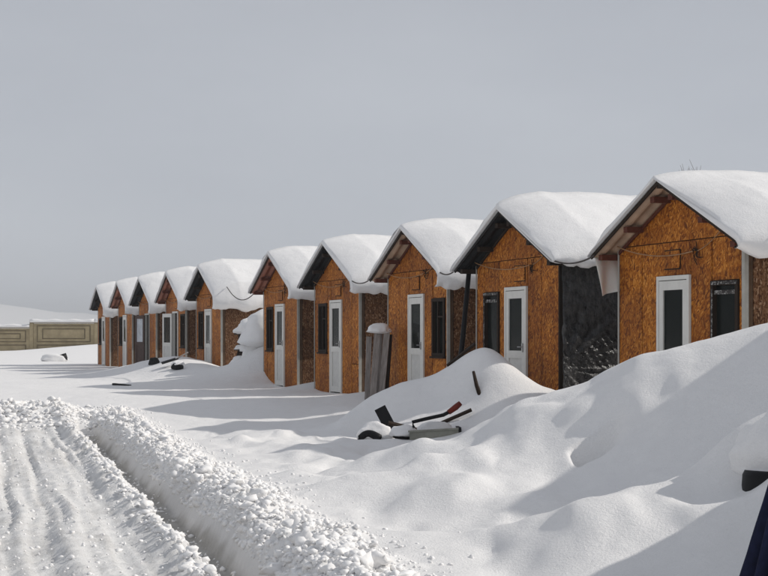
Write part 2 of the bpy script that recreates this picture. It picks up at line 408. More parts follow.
def grow(a, step, ratio, end):
    out = [a]
    while out[-1] < end:
        step *= ratio; out.append(out[-1] + step)
    return out
ys = list(np.arange(6.0, 18.0, 0.034)) + list(np.arange(18.0, 28.0, 0.05))
ys = ys + grow(28.0, 0.06, 1.018, 120)[0:]
ys = ys + grow(ys[-1], 3, 1.09, 3000)[1:]
ys = [-60, -20, 0, 4] + ys
xr = grow(5.0, 0.04, 1.12, 2500); xl = [-v for v in grow(8.6, 0.05, 1.10, 2500)][::-1]
xs = xl[:-1] + list(np.arange(-8.6, -5.0, 0.05)) + list(np.arange(-5.0, 5.0, 0.034)) + xr
xs = np.array(xs); ys = np.array(ys)
X, Y = np.meshgrid(xs, ys)
Z = height(X, Y)
nx, ny = len(xs), len(ys)
def grid_mesh(name, P, nx, ny, mats, mat_idx=None):
    me = bpy.data.meshes.new(name)
    idx = np.arange(nx * ny).reshape(ny, nx)
    q = np.stack([idx[:-1, :-1], idx[:-1, 1:], idx[1:, 1:], idx[1:, :-1]], -1).reshape(-1, 4)
    me.vertices.add(nx * ny); me.vertices.foreach_set('co', P.astype(np.float32).ravel())
    me.loops.add(q.size); me.loops.foreach_set('vertex_index', q.astype(np.int32).ravel())
    me.polygons.add(len(q)); me.polygons.foreach_set('loop_start', np.arange(0, q.size, 4, dtype=np.int32))
    me.polygons.foreach_set('use_smooth', np.ones(len(q), dtype=bool))
    for m in mats: me.materials.append(m)
    if mat_idx is not None: me.polygons.foreach_set('material_index', mat_idx.astype(np.int32).ravel())
    me.update(calc_edges=True); me.validate(); return me
me_g = grid_mesh('snow_ground', np.stack([X, Y, Z], -1).reshape(-1, 3), nx, ny, [GROUND])
Qv = road_q(X, Y) + 0.05 * fbm(X * 3, Y * 3, 3)
plough = sstep(ROAD_END + 0.2, ROAD_END - 0.6, Y) * (Y > 0)
wear = np.zeros((ny, nx, 4), np.float32); wear[..., 3] = 1
wear[..., 0] = sstep(0.10, -0.12, Qv) * plough
wear[..., 1] = sstep(0.0, 0.08, Qv) * (1 - 0.75 * sstep(0.33, 0.42, Qv)) * sstep(0.62, 0.42, Qv) * plough
ca = me_g.color_attributes.new('wear', 'FLOAT_COLOR', 'POINT'); ca.data.foreach_set('color', wear.ravel())
ground = link('snow_ground', me_g)
tag(ground, 'deep snow over the yard with a ploughed packed road', kind='structure')
print('terrain verts', nx * ny)

# ------------------------------------------------------------------ cabins
HW, DEP, RISE, APEX = 1.525, 3.9, 0.487, 3.24
RS = 1.78           # roof half span
OV = 0.28           # front overhang
def deck(u): return APEX - RISE * abs(u)

def snow_cap(t_ridge, t_slope, droop, seed, hang=0.12):
    # loft of cross-sections along the roof: outer skin over the deck, rounded at the ends and eaves
    path = []
    def add(u, z, nu, nz, t): path.append((u, z, nu, nz, t))
    c = 1 / math.sqrt(1 + RISE * RISE); sn = RISE * c
    L = RS + hang * 0.4
    n = 22
    add(-L + 0.03, deck(L) - 0.015, -0.9, -0.42, 0.05)
    add(-L, deck(L) + 0.005, -1, 0.0, 0.07)
    for i in range(n):
        u = -L + (L) * (i + 0.6) / n
        add(u, deck(u) + 0.012, -sn * min(1, abs(u) / 0.35), c, 0)
    add(0, deck(0) + 0.012, 0, 1, 0)
    for i in range(n):
        u = RS * (i + 1) / n
        add(u, deck(u) + 0.012, sn * min(1, u / 0.35), c, 0)
    e = deck(RS)
    add(RS + 0.06, e - 0.02, 0.62, 0.78, 0.26)
    add(RS + 0.10, e - 0.06 - droop * 0.3, 0.88, 0.47, 0.24)
    add(RS + 0.11, e - 0.08 - droop * 0.65, 0.98, 0.1, 0.21)
    add(RS + 0.08, e - 0.09 - droop * 0.95, 0.9, -0.4, 0.16)
    add(RS + 0.03, e - 0.09 - droop * 1.05, 0.2, -1.0, 0.06)
    ns = 64
    v0, v1 = -OV - 0.07, DEP + 0.35
    mb = MB(); m = len(path)
    for j in range(ns + 1):
        f = j / ns; v = v0 + (v1 - v0) * (f ** 1.7)
        a = (v - v0) / 0.75; r = min(1, a) ** 0.72 if a < 1 else 1.0; r = r * (1.12 - 0.12 * min(1, a))
        b = (v1 - v) / 0.4; r2 = math.sqrt(max(0, 1 - (1 - min(b, 1)) ** 2))
        k = (0.26 + 0.74 * r) * (0.25 + 0.75 * r2)
        for (u, z, nu, nz, t) in path:
            if t == 0:
                w = min(1, abs(u) / 0.9)
                side = t_slope if u > 0 else t_slope * 0.62
                t = t_ridge + (side - t_ridge) * w * w * (3 - 2 * w)
                if u < -RS * 0.75: t *= max(0.45, 1 - (abs(u) - RS * 0.75) / (RS * 0.25) * 0.55)
            nn = mnoise.noise(Vector((u * 1.5 + seed * 7.1, v * 1.3, seed))) * 0.035 + mnoise.noise(Vector((u * 3.4 + seed * 3, v * 3.4, z * 3))) * 0.010 + mnoise.noise(Vector((u * 9 + seed * 3, v * 9, z * 9))) * 0.006
            hem = 0.0
            if u > RS and nz < 0.2:
                hem = 0.12 * mnoise.noise(Vector((v * 2.6 + seed * 11, seed, 0))) + 0.045 * mnoise.noise(Vector((v * 7, seed, 5)))
            tt = max(0.015, (t + nn * min(1, t * 6)) * k)
            mb.v.append((u + nu * tt, v + (0.05 * mnoise.noise(Vector((u * 2, seed * 3.3, 0))) if j < 3 else 0), z + nz * tt + hem))
        # inner skin
        for (u, z, nu, nz, t) in reversed(path):
            mb.v.append((u, v, z))
    w = 2 * m
    for j in range(ns):
        for i in range(w):
            a = j * w + i; b = j * w + (i + 1) % w
            mb.f.append((a, b, b + w, a + w))
    mb.f.append(tuple(reversed(range(w)))); mb.f.append(tuple(ns * w + i for i in range(w)))
    return mb

def corrugated(side, v0, v1):      # roof sheet, waves run down the slope
    mb = MB(); n = max(8, int((v1 - v0) / 0.19 * 8)); th = 0.012
    for layer in (0, 1):
        for i in range(n + 1):
            v = v0 + (v1 - v0) * i / n
            zz = 0.022 * math.cos(2 * math.pi * (v - v0) / 0.19) - 0.04 - layer * th
            for u in (0.02, RS):
                mb.v.append((side * u, v, APEX - RISE * u + zz))
    k = n + 1
    for i in range(n):
        a = 2 * i; mb.f.append((a, a + 1, a + 3, a + 2))
        b = 2 * k + 2 * i; mb.f.append((b, b + 2, b + 3, b + 1))
        mb.f.append((a + 1, b + 1, b + 3, a + 3)); mb.f.append((a, a + 2, b + 2, b))
    e = 2 * n; mb.f.append((0, 2 * k, 2 * k + 1, 1)); mb.f.append((e, e + 1, 2 * k + e + 1, 2 * k + e))
    return mb

def door(parent, u0, u1, ztop, open_deg=0, leaf_m=None, low_m=None):
    leaf_m = leaf_m or PVC; low_m = low_m or PVC_LOW
    fr = MB()
    fw = 0.055
    fr.box((u0, -0.035, -0.1), (u0 + fw, 0.06, ztop)); fr.box((u1 - fw, -0.035, -0.1), (u1, 0.06, ztop)); fr.box((u0 + fw, -0.034, ztop - fw), (u1 - fw, 0.059, ztop))
    frame = fr.build('door_frame', leaf_m if leaf_m is not BROWN else TRIM, parent)
    w = u1 - u0 - 2 * fw - 0.01; hgt = ztop - fw - 0.01
    st = 0.10
    lf = MB()
    lf.box((0, -0.03, 0), (st, 0.02, hgt)); lf.box((w - st, -0.03, 0), (w, 0.02, hgt))
    lf.box((st, -0.029, hgt - 0.12), (w - st, 0.019, hgt)); lf.box((st, -0.029, 0.88), (w - st, 0.019, 1.0)); lf.box((st, -0.029, 0), (w - st, 0.019, 0.12))
    leaf = lf.build('door', leaf_m, parent)
    leaf.location = (u0 + fw + 0.005, 0.0 if not open_deg else -0.05, 0.0)
    leaf.rotation_euler = (0, 0, -R(open_deg))
    MB().box((st, -0.012, 0.12), (w - st, 0.008, 0.88)).build('door_panel', low_m, leaf)
    MB().box((st, -0.010, 1.0), (w - st, 0.002, hgt - 0.12)).build('pane', GLASS if leaf_m is not BROWN else CURTAIN, leaf)
    hd = MB(); hd.box((w - 0.07, -0.05, 0.98), (w - 0.04, -0.029, 1.12)); hd.tube([(w - 0.055, -0.05, 1.06), (w - 0.055, -0.075, 1.06), (w - 0.16, -0.075, 1.06)], 0.009, 6)
    hd.build('handle', STEEL, leaf)
    return leaf

def window(parent, u0, u1, z0, z1, style):
    fw = 0.06
    m = DARKWOOD
    f = MB()
    f.box((u0, -0.03, z0), (u0 + fw, 0.07, z1)); f.box((u1 - fw, -0.03, z0), (u1, 0.07, z1))
    f.box((u0 + fw, -0.029, z1 - fw), (u1 - fw, 0.069, z1)); f.box((u0 + fw, -0.029, z0), (u1 - fw, 0.069, z0 + fw))
    win = f.build('window', m, parent)
    MB().box((u0 + fw, 0.03, z0 + fw), (u1 - fw, 0.038, z1 - fw)).build('pane', GLASS, win)
    um = u0 + fw + (u1 - u0 - 2 * fw) * 0.42
    zm = z1 - fw - (z1 - z0) * 0.26
    s = MB()
    if style == 'flaked':
        s.box((u0 + fw + 0.004, -0.012, z1 - fw - 0.11), (u1 - fw - 0.004, 0.02, z1 - fw - 0.06)); s.box((u0 + 0.01, -0.036, z1 - 0.05), (u1 - 0.01, -0.031, z1 - 0.012)); s.box((u0 + fw - 0.03, -0.036, z0 + 0.05), (u0 + fw - 0.005, -0.031, z1 - 0.1))
    else:
        s.box((um - 0.02, -0.015, z0 + fw), (um + 0.02, 0.026, z1 - fw)); s.box((um + 0.02, -0.013, zm - 0.015), (u1 - fw, 0.024, zm + 0.015))
    s.build('mullion', FLAKED if style == 'flaked' else m, win)
    MB().box((u0 - 0.03, -0.06, z0 - 0.035), (u1 + 0.03, -0.002, z0 - 0.002)).build('sill', DARKWOOD, win)
    # curtain behind the glass
    if style != 'flaked':
        c = MB(); n = 10; cu0, cu1 = um + 0.03, u1 - fw
        for i in range(n + 1):
            uu = cu0 + (cu1 - cu0) * i / n
            for zz in (z0 + fw + 0.02, z0 + (z1 - z0) * 0.66): c.v.append((uu, 0.10 + 0.012 * math.sin(i * 2.1), zz))
        for i in range(n): c.f.append((2 * i, 2 * i + 2, 2 * i + 3, 2 * i + 1))
        c.build('curtain', CURTAIN, win)

def make_cabin(i, s, soffit, win, door_off, opened, brown, tr, tsl, droop, label):
    rnd = random.Random(100 + i)
    root = empty('cabin', tuple(NV * (FD + rnd.uniform(-0.03, 0.03)) + RV * s), math.atan2(-CT, ST) + R(rnd.uniform(-0.6, 0.6)))
    tag(root, label, 'cabin', 'chipboard cabins in a row')
    dl, dr = door_off - 0.40, door_off + 0.40
    ZD, ZB, ZJ = 2.02, -0.35, 2.46
    (wl, wr, wz0, wz1) = win
    g = 0.007
    rects = []
    def tall(a, b, split=False):
        if split and b - a > 0.7:
            mth = a + (b - a) * rnd.uniform(0.4, 0.6)
            zc = rnd.uniform(0.55, 0.8) if rnd.random() < .6 else None
            rects.append((a, mth, ZB, ZJ))
            if zc: rects.append((mth, b, ZB, zc)); rects.append((mth, b, zc, ZJ))
            else: rects.append((mth, b, ZB, ZJ))
        else: rects.append((a, b, ZB, ZJ))
    left = wl < dl
    if left:
        tall(-HW, wl); rects += [(wl, wr, ZB, wz0), (wl, wr, wz1, ZJ)]; tall(wr, dl); rects.append((dl, dr, ZD, ZJ)); tall(dr, HW, True)
    else:
        tall(-HW, dl, True); rects.append((dl, dr, ZD, ZJ)); tall(dr, wl); rects += [(wl, wr, ZB, wz0), (wl, wr, wz1, ZJ)]; tall(wr, HW)
    studs = MB()
    for (a, b, z0, z1) in rects:
        if b - a < 0.03 or z1 - z0 < 0.03: continue
        p = rnd.uniform(-0.006, 0.004)
        MB().box((a + g, p, z0 + g), (b - g, 0.03 + p, z1 - g)).build('wall_panel', OSB, root)
        studs.box((a, 0.040, z0), (b, 0.10, z1))
    jt = rnd.uniform(-0.35, 0.35)
    ga = APEX - 0.09
    def top(u): return ga - RISE * abs(u)
    MB().prism([(-HW + g, ZJ + g), (jt - g, ZJ + g), (jt - g, top(jt))] + ([(0, ga)] if jt > 0 else []) + [(-HW + g, max(top(HW), ZJ + g + .005))], 0.002, 0.032).build('gable_panel', OSB, root)
    MB().prism([(jt + g, ZJ + g), (HW - g, ZJ + g), (HW - g, max(top(HW), ZJ + g + .005))] + ([(0, ga)] if jt <= 0 else []) + [(jt + g, top(jt))], -0.002, 0.028).build('gable_panel', OSB, root)
    studs.prism([(-HW + .001, ZJ + .001), (HW - .001, ZJ + .001), (HW - .001, ZJ + .01), (0, ga - 0.002), (-HW + .001, ZJ + .01)], 0.041, 0.099)
    studs.build('wall_frame', FRAMEWOOD, root)
    # side and back walls, each from sheets
    for sd in (-1, 1):
        for k in range(3):
            v0 = 0.105 + k * (DEP - 0.105) / 3; v1 = v0 + (DEP - 0.105) / 3
            u0, u1 = (HW - 0.03, HW) if sd > 0 else (-HW, -HW + 0.03)
            MB().box((u0, v0 + g, ZB), (u1, v1 - g, ZJ - 0.02)).build('side_panel', OSB_RAW, root)
    MB().prism([(-HW, ZB), (HW, ZB), (HW, ZJ), (0, ga), (-HW, ZJ)], DEP, DEP + 0.05).build('back_wall', OSB_RAW, root)
    MB().box((-HW + 0.031, 0.101, -0.06), (HW - 0.031, DEP - 0.001, -0.02)).build('floor', DARKWOOD, root)
    # corner trims
    tw = 0.05 if i == 1 else 0.022
    MB().box((HW - tw, -0.022, ZB), (HW + 0.012, -0.008, ZJ - 0.04)).box((HW + 0.002, -0.008, ZB), (HW + 0.0115, 0.035, ZJ - 0.04)).build('corner_trim', TRIM if i != 2 else DARKWOOD, root)
    MB().box((-HW - 0.018, -0.020, ZB), (-HW + 0.012, -0.008, ZJ - 0.04)).build('corner_trim', TRIM, root)
    # roof
    roof = MB().prism([(-0.06, APEX - 0.10), (0.06, APEX - 0.10), (0.0, APEX - 0.012)], -OV, DEP + 0.25).build('roof', DARKWOOD, root)
    sm = {'tan': SHEET_TAN, 'red': SHEET_RED, 'dark': SHEET_DARK}[soffit]
    wood = REDWOOD if soffit != 'dark' else DARKWOOD
    for sd in (-1, 1):
        w = (DEP + 0.25 + OV) / 4
        for k in range(4):
            corrugated(sd, -OV + k * w + 0.002, -OV + (k + 1) * w - 0.002).build('roof_sheet', sm, roof)
        for uu in (0.22, 0.92, 1.62):
            zt = APEX - RISE * uu - 0.085
            MB().box((sd * uu - 0.05, -OV + 0.03, zt - 0.075), (sd * uu + 0.05, DEP + 0.2, zt)).build('purlin', wood, roof)
        # dark edge board along the verge
        a = (sd * 0.0, APEX - 0.002); b = (sd * (RS + 0.02), deck(RS + 0.02) - 0.002)
        poly = [a, b, (b[0], b[1] - 0.05), (a[0], a[1] - 0.055)]
        if sd > 0: poly = poly[::-1]
        MB().prism(poly, -OV - 0.022, -OV).build('verge_board', SHEET_DARK if soffit == 'dark' else DARKWOOD, roof)
        # board where wall meets the soffit
        a = (sd * 0.04, ga - 0.03); b = (sd * (HW - 0.02), ga - RISE * (HW - 0.02) - 0.01)
        poly = [a, b, (b[0], b[1] - 0.045), (a[0], a[1] - 0.045)]
        if sd > 0: poly = poly[::-1]
        MB().prism(poly, -0.03, -0.008).build('gable_batten', wood, root)
    cap = snow_cap(tr, tsl, droop, i * 1.37 + 0.5); cap.build('snow_cap', SNOW, root, smooth=True)
    # openings
    if not opened:
        door(root, dl, dr, ZD, 0)
    else:
        door(root, dl, dr, ZD, opened, BROWN if brown else PVC, BROWN if brown else PVC_LOW)
    window(root, wl, wr, wz0, wz1, 'flaked' if i in (1, 2) else 'dark')
    # patch over the door with a dark edge, cable and tangle of wires on the front
    po = door_off + rnd.uniform(-0.05, 0.15)
    MB().box((po - 0.2, -0.012, 2.10), (po + 0.2, -0.006, 2.36)).build('patch_edge', DARKWOOD, root)
    MB().box((po - 0.185, -0.022, 2.115), (po + 0.185, -0.012, 2.345)).build('patch', OSB, root)
    ju, jz = rnd.uniform(0.45, 0.7), rnd.uniform(2.3, 2.42)
    pts = sag((-HW - 0.05, -0.06, 2.50), (ju - 0.1, -0.025, jz), 0.10, 10)
    MB().tube(pts, 0.008, 5).build('front_cable', CABLE_TAN, root)
    MB().tube(sag((ju, -0.02, jz), (ju + 0.65, -0.02, jz + 0.32), 0.05, 6), 0.006, 5).build('front_cable', CABLE_TAN, root)
    wb = MB()
    for k in range(9):
        a = rnd.uniform(0, 6.28); l = rnd.uniform(0.07, 0.19)
        wb.tube([(ju, -0.02, jz), (ju + math.cos(a) * l * .5, -0.045, jz + math.sin(a) * l * .6), (ju + math.cos(a + .5) * l, -0.02, jz + math.sin(a + .5) * l)], 0.006, 4)
    wb.build('wire_bundle', DARKWOOD, root)
    return root

WL = (-1.22, -0.62, 0.86, 1.96); WR = (0.80, 1.40, 0.86, 1.92)
specs = [
 (0, CABIN_S[0], 'dark', WL, 0.0, 0, 0, 0.26, 0.36, 0.25, 'chipboard cabin at the end of the row beyond the tall snow mound'),
 (1, CABIN_S[1], 'tan', WR, -0.08, 0, 0, 0.16, 0.30, 0.02, 'chipboard cabin behind the tall snow mound, black flaking window right of its white door'),
 (2, CABIN_S[2], 'dark', WL, 0.02, 0, 0, 0.32, 0.34, -0.08, 'chipboard cabin with black plastic sheeting over its side wall and dark eaves'),
 (3, CABIN_S[3], 'tan', WR, 0.0, 0, 0, 0.22, 0.33, 0.14, 'chipboard cabin between weathered boards and leaning dark pole, window right of door'),
 (4, CABIN_S[4], 'dark', WL, 0.0, 0, 0, 0.24, 0.33, 0.12, 'chipboard cabin with dark eaves, weathered grey boards standing along its side wall'),
 (5, CABIN_S[5], 'red', WL, 0.0, 0, 0, 0.22, 0.32, 0.14, 'chipboard cabin with red corrugated eaves beside the snow-buried rack'),
 (6, CABIN_S[6], 'dark', WL, 0.0, 0, 0, 0.28, 0.40, 0.24, 'chipboard cabin with slack cable across its roof snow, scattered debris before its door'),
 (7, CABIN_S[7], 'red', WR, 0.0, 166, 0, 0.26, 0.36, 0.20, 'chipboard cabin with its white glazed door standing wide open'),
 (8, CABIN_S[8], 'dark', WL, 0.0, 164, 1, 0.26, 0.36, 0.20, 'chipboard cabin with a dark brown door swung wide open'),
 (9, CABIN_S[9], 'red', WL, 0.0, 0, 0, 0.26, 0.36, 0.24, 'chipboard cabin with red eaves between brown-door cabin and last cabin'),
 (10, CABIN_S[10], 'dark', WL, 0.0, 0, 0, 0.26, 0.36, 0.24, 'last chipboard cabin of the row, closest to the concrete wall'),
]
cabins = [make_cabin(*a) for a in specs]
bpy.context.view_layer.update()
def cw(i, u, v, z):          # cabin local to world
    return cabins[i].matrix_world @ Vector((u, v, z))

# ------------------------------------------------------------------ concrete wall far behind
wallr = empty('perimeter_wall', (-23, 95, 0), R(2))
tag(wallr, 'tan concrete panel wall with nested rectangles and snow along its top', 'wall')
for k in range(-3, 4):
    x0 = k * 4.2; low = k <= 0
    xx = -0.1 + x0
    top = 2.0 if k >= 0 else 1.68
    MB().box((xx + 0.12, 0, -0.6), (xx + 4.08, 0.12, top)).build('panel', CONCRETE, wallr)
    MB().box((xx - 0.10, -0.08, -0.6), (xx + 0.118, 0.2, top + 0.02)).build('post', CONCRETE, wallr)
    MB().box((xx - 0.10, -0.10, top + 0.021), (xx + 4.09, 0.24, top + 0.07)).build('coping', CONCRETE_D, wallr)
    for (ax, az, bx, bz) in ((0.35, 0.78, 3.85, top - 0.12), (0.70, 0.98, 3.50, top - 0.32), (0.35, -0.4, 3.85, 0.62)):
        r = MB(); t = 0.06
        for (p, q) in (((ax, az), (bx, az + t)), ((ax, bz - t), (bx, bz)), ((ax, az + t), (ax + t, bz - t)), ((bx - t, az + t), (bx, bz - t))):
            r.box((xx + p[0], -0.035, p[1]), (xx + q[0], -0.001, q[1]))
        r.build('relief_frame', CONCRETE_D, wallr)
    sc = MB(); n = 16
    for j in range(n + 1):
        x = xx - 0.1 + 4.19 * j / n; h = 0.20 + 0.04 * math.sin(j * 1.3 + k)
        for (yy, zz) in ((-0.14, 0.0), (-0.13, h * .7), (0.0, h), (0.14, h), (0.26, h * .7), (0.27, 0.0)): sc.v.append((x, yy, top + 0.071 + zz))
    for j in range(n):
        for e in range(6):
            a = j * 6 + e; b = j * 6 + (e + 1) % 6; sc.f.append((a, b, b + 6, a + 6))
    sc.f.append(tuple(range(6))); sc.f.append(tuple(n * 6 + e for e in reversed(range(6))))
    sc.build('snow_cap', SNOW, wallr, smooth=True)

# ------------------------------------------------------------------ snow helpers
import bmesh
def ico(sub):
    bm = bmesh.new(); bmesh.ops.create_icosphere(bm, subdivisions=sub, radius=1.0)
    v = np.array([p.co[:] for p in bm.verts]); f = np.array([[q.index for q in p.verts] for p in bm.faces]); bm.free(); return v, f
ICO1, ICO2, ICO4 = ico(1), ico(2), ico(4)
def tri_mesh(name, V, F, m, smooth=True):
    me = bpy.data.meshes.new(name)
    me.vertices.add(len(V)); me.vertices.foreach_set('co', V.astype(np.float32).ravel())
    me.loops.add(F.size); me.loops.foreach_set('vertex_index', F.astype(np.int32).ravel())
    me.polygons.add(len(F)); me.polygons.foreach_set('loop_start', np.arange(0, F.size, 3, dtype=np.int32))
    if smooth: me.polygons.foreach_set('use_smooth', np.ones(len(F), dtype=bool))
    me.materials.append(m); me.update(calc_edges=True); return me
def snow_lump(c, r, seed, parent=None, flat=0.35, name='snow_lump', m=None, rot=0.0, rough=0.22, label=None):
    V, F = ICO4; V = V.copy(); c0, s0 = math.cos(rot), math.sin(rot)
    out = []
    for p in V:
        k = 1 + rough * mnoise.noise(Vector(p) * 1.4 + Vector((seed, seed * 2, 0))) + rough * 0.35 * mnoise.noise(Vector(p) * 4 + Vector((seed, 0, seed)))
        x, y, z = p[0] * r[0] * k, p[1] * r[1] * k, p[2] * r[2] * k
        if z < 0: z *= flat
        out.append((x * c0 - y * s0 + c[0], x * s0 + y * c0 + c[1], z + c[2]))
    o = link(name, tri_mesh(name, np.array(out), F, m or SNOW), parent)
    if label: tag(o, label, kind='stuff')
    return o

# ------------------------------------------------------------------ clods thrown up by the plough
def scatter_clods():
    Vs, Fs = [], []; base = 0
    pts = []
    n = 0
    while n < 22000:
        y = 7.2 + (ROAD_END + 2.5 - 7.2) * rng.random() ** 1.3
        r = rng.random()
        if r < 0.80:
            q = rng.normal(0.76, 0.24); size = 0.007 + 0.022 * rng.random() ** 2.8
            if q < 0.44: continue
            if q > 1.2: size *= 0.7
            if r < 0.012 and q < 1.05: size = 0.03 + 0.03 * rng.random() ** 2
        elif r < 0.88: q = rng.normal(-0.06, 0.05); size = 0.010 + 0.024 * rng.random() ** 3
        elif r < 0.90: q = 0.05 + 0.3 * rng.random(); size = 0.008 + 0.014 * rng.random() ** 3
        else: q = -0.1 - 3.0 * rng.random(); size = 0.006 + 0.014 * rng.random() ** 4
        if r >= 0.88 and y > ROAD_END - 0.6: continue
        x = q / RN - 1.19 - RK * (y - 9.63)
        pts.append((x, y, size)); n += 1
    for k in range(3600):            # bank at the end of the road
        q = 0.5 - 4.5 * rng.random(); y = ROAD_END + 0.75 + rng.normal(0, 0.65)
        x = q / RN - 1.19 - RK * (y - 9.63); pts.append((x, y, 0.012 + 0.038 * rng.random() ** 2.6))
    for k in range(60):             # stray crumbs on the smooth field
        q = 1.3 + abs(rng.normal(0, 0.28)); y = 8 + 12 * rng.random()
        pts.append((q / RN - 1.19 - RK * (y - 9.63), y, 0.006 + 0.012 * rng.random()))
    P = np.array(pts); zz = height(P[:, 0], P[:, 1])
    for (x, y, size), z in zip(pts, zz):
        V0, F0 = ICO2 if size > 0.028 else ICO1
        k = 1 + 0.28 * rng.standard_normal(len(V0))
        sc = np.array([1 + .6 * rng.random(), 1 + .6 * rng.random(), .7 + .5 * rng.random()]) * size
        a = rng.random() * 6.28; c, s_ = math.cos(a), math.sin(a)
        v = V0 * k[:, None] * sc; v = np.stack([v[:, 0] * c - v[:, 1] * s_, v[:, 0] * s_ + v[:, 1] * c, v[:, 2]], -1)
        Vs.append(v + (x, y, z + size * 0.2)); Fs.append(F0 + base); base += len(V0)
    o = link('snow_clods', tri_mesh('snow_clods', np.concatenate(Vs), np.concatenate(Fs), CLOD, smooth=False))
    tag(o, 'crumbled snow clods thrown along the ploughed trench', kind='stuff')
scatter_clods()

# ------------------------------------------------------------------ sheeting on and between the cabins
def cloth(name, fn, nu, nv, m, label, cat):
    mb = MB()
    for j in range(nv + 1):
        for i in range(nu + 1): mb.v.append(tuple(fn(i / nu, j / nv)))
    for j in range(nv):
        for i in range(nu):
            a = j * (nu + 1) + i; mb.f.append((a, a + 1, a + nu + 2, a + nu + 1))
    o = mb.build(name, m, None, True)
    sd = o.modifiers.new('thick', 'SOLIDIFY'); sd.thickness = 0.004
    return tag(o, label, cat)
def tarp_fn(a, b):
    v = -0.02 + 3.4 * a; z = 2.36 - 2.6 * b
    ang = math.atan2(z - 0.75, v + 0.05); rad = math.hypot(v, z - 0.75)
    fold = 0.08 * mnoise.noise(Vector((ang * 8, rad * 0.35, 1))) * min(1, rad / 0.5) * (1 if z < 1.25 else max(0.15, 1 - 1.6 * (z - 1.25)))
    cr = 0.05 * mnoise.noise(Vector((v * 3.0 + z, z * 1.6, 4))) + (0.07 if z > 1.2 else 0.02 + 0.05 * max(0, (z - 0.7) / 0.5)) * (0.5 - abs(mnoise.noise(Vector((v * 8 + z * 5, z * 3.5, 2))))) + 0.010 * (0.5 - abs(mnoise.noise(Vector((v * 19 - z * 8, z * 9, 2)))))
    return cw(2, HW + 0.10 + fold + cr, v, z)
cloth('plastic_sheet', tarp_fn, 110, 90, TARP, 'crinkled black plastic sheet covering a cabin side wall', 'plastic sheet')
def film_fn(a, b):
    v = -0.26 + 0.9 * a; w = 0.05 + 0.14 * math.sin(a * 5.5 + 0.6) ** 2
    z = 2.34 - b * (0.55 - 0.30 * a) - 0.06 * a
    return cw(1, -RS + 0.02 + b * 0.16 + 0.05 * math.sin(a * 19 + b * 2) * (0.3 + b), v, z)
cloth('plastic_film', film_fn, 48, 16, FILM, 'torn pale plastic film hanging from the cabin eave', 'plastic film')

# ------------------------------------------------------------------ cables
def cable(a, b, drop, r, label, m=None):
    o = MB().tube(sag(a, b, drop), r, 6).build('power_cable', m or CABLE, None, True)
    tag(o, label, 'cable', 'cables slung between the cabins')
cable(cw(6, 1.95, 0.05, 2.62), cw(5, -RS + 0.1, -0.2, 2.36), 0.28, 0.013, 'slack cable looping before the roof snow above the buried rack')
cable(cw(3, 1.72, -0.31, 2.42), cw(2, -RS + 0.1, -0.31, 2.38), 0.10, 0.012, 'short cable from tan-eaved cabin to black-sheeted cabin at eave height')
cable(cw(4, 1.72, -0.31, 2.42), cw(3, -RS + 0.1, -0.31, 2.38), 0.10, 0.012, 'short cable bridging the gap above the weathered boards')
cable(cw(2, 1.70, -0.31, 2.40), cw(1, -RS + 0.1, -0.31, 2.36), 0.10, 0.013, 'dark cable bridging the gap above the black plastic sheet')
cable(cw(3, 0.25, 3.2, 3.55), cw(2, -0.5, 3.0, 3.75), -0.02, 0.014, 'thin cable running over roof ridges behind the black-sheeted cabin')
cable(cw(1, 1.95, 0.10, 2.48), cw(0, -RS, 0.0, 2.36), 0.16, 0.013, 'cable leaving the roof snow of the cabin behind the mound')

# ------------------------------------------------------------------ things in the gaps of the row
# leaning pole at the corner of the black-sheeted cabin
a = cw(2, -HW - 0.10, -0.10, 2.42); b = cw(2, -1.68, -0.36, 0); b.z = H(b.x, b.y) - 0.15
tag(MB().tube([a, a.lerp(b, .5) + Vector((0.01, 0, 0)), b], [0.04, 0.045, 0.05], 8).build('pole', BLACK, None, True), 'dark pole leaning on the black-sheeted cabin corner', 'pole')
p = Vector((1.33, 21.15, 0)); p.z = H(p.x, p.y)
tag(MB().tube([p + Vector((-0.02, .1, 0.30)), p + Vector((0.02, 0, 0.1)), p + Vector((0.09, -0.1, -0.12))], [0.022, 0.03, 0.035], 7).build('stick', DARKWOOD, None, True), 'short dark stick poking from the drift beside the hand cart', 'stick')

# weathered boards on end
BL = ['first weathered grey board out from the tan-eaved cabin corner', 'second weathered board from the tan-eaved cabin corner, the tallest', 'third weathered grey board from the tan-eaved cabin corner', 'fourth weathered grey board from the tan-eaved cabin corner', 'outermost weathered grey board, farthest from the tan-eaved cabin corner']
for k, (x, y, w, h, lean, m_) in enumerate(((0.01, 28.35, 0.13, 1.36, 2, DARKWOOD), (-0.07, 28.15, 0.12, 1.46, 4, GREYWOOD), (-0.16, 28.25, 0.11, 1.42, 3, GREYWOOD), (-0.23, 28.05, 0.12, 1.40, 5, GREYWOOD), (-0.33, 28.2, 0.10, 1.33, 4, GREYWOOD))):
    o = MB().box((-w / 2, -0.016, 0), (w / 2, 0.016, h)).build('board', m_)
    o.location = (x, y, H(x, y) - 0.08); o.rotation_euler = (R(-7 - k), R(lean), R(7 * k - 16))
    tag(o, BL[k] if m_ is GREYWOOD else 'dark board wedged against the tan-eaved cabin corner', 'board', 'weathered boards standing in the gap')
snow_lump((-0.10, 28.35, 1.33), (0.24, 0.16, 0.15), 3.3, label='snow sitting on top of the weathered boards')

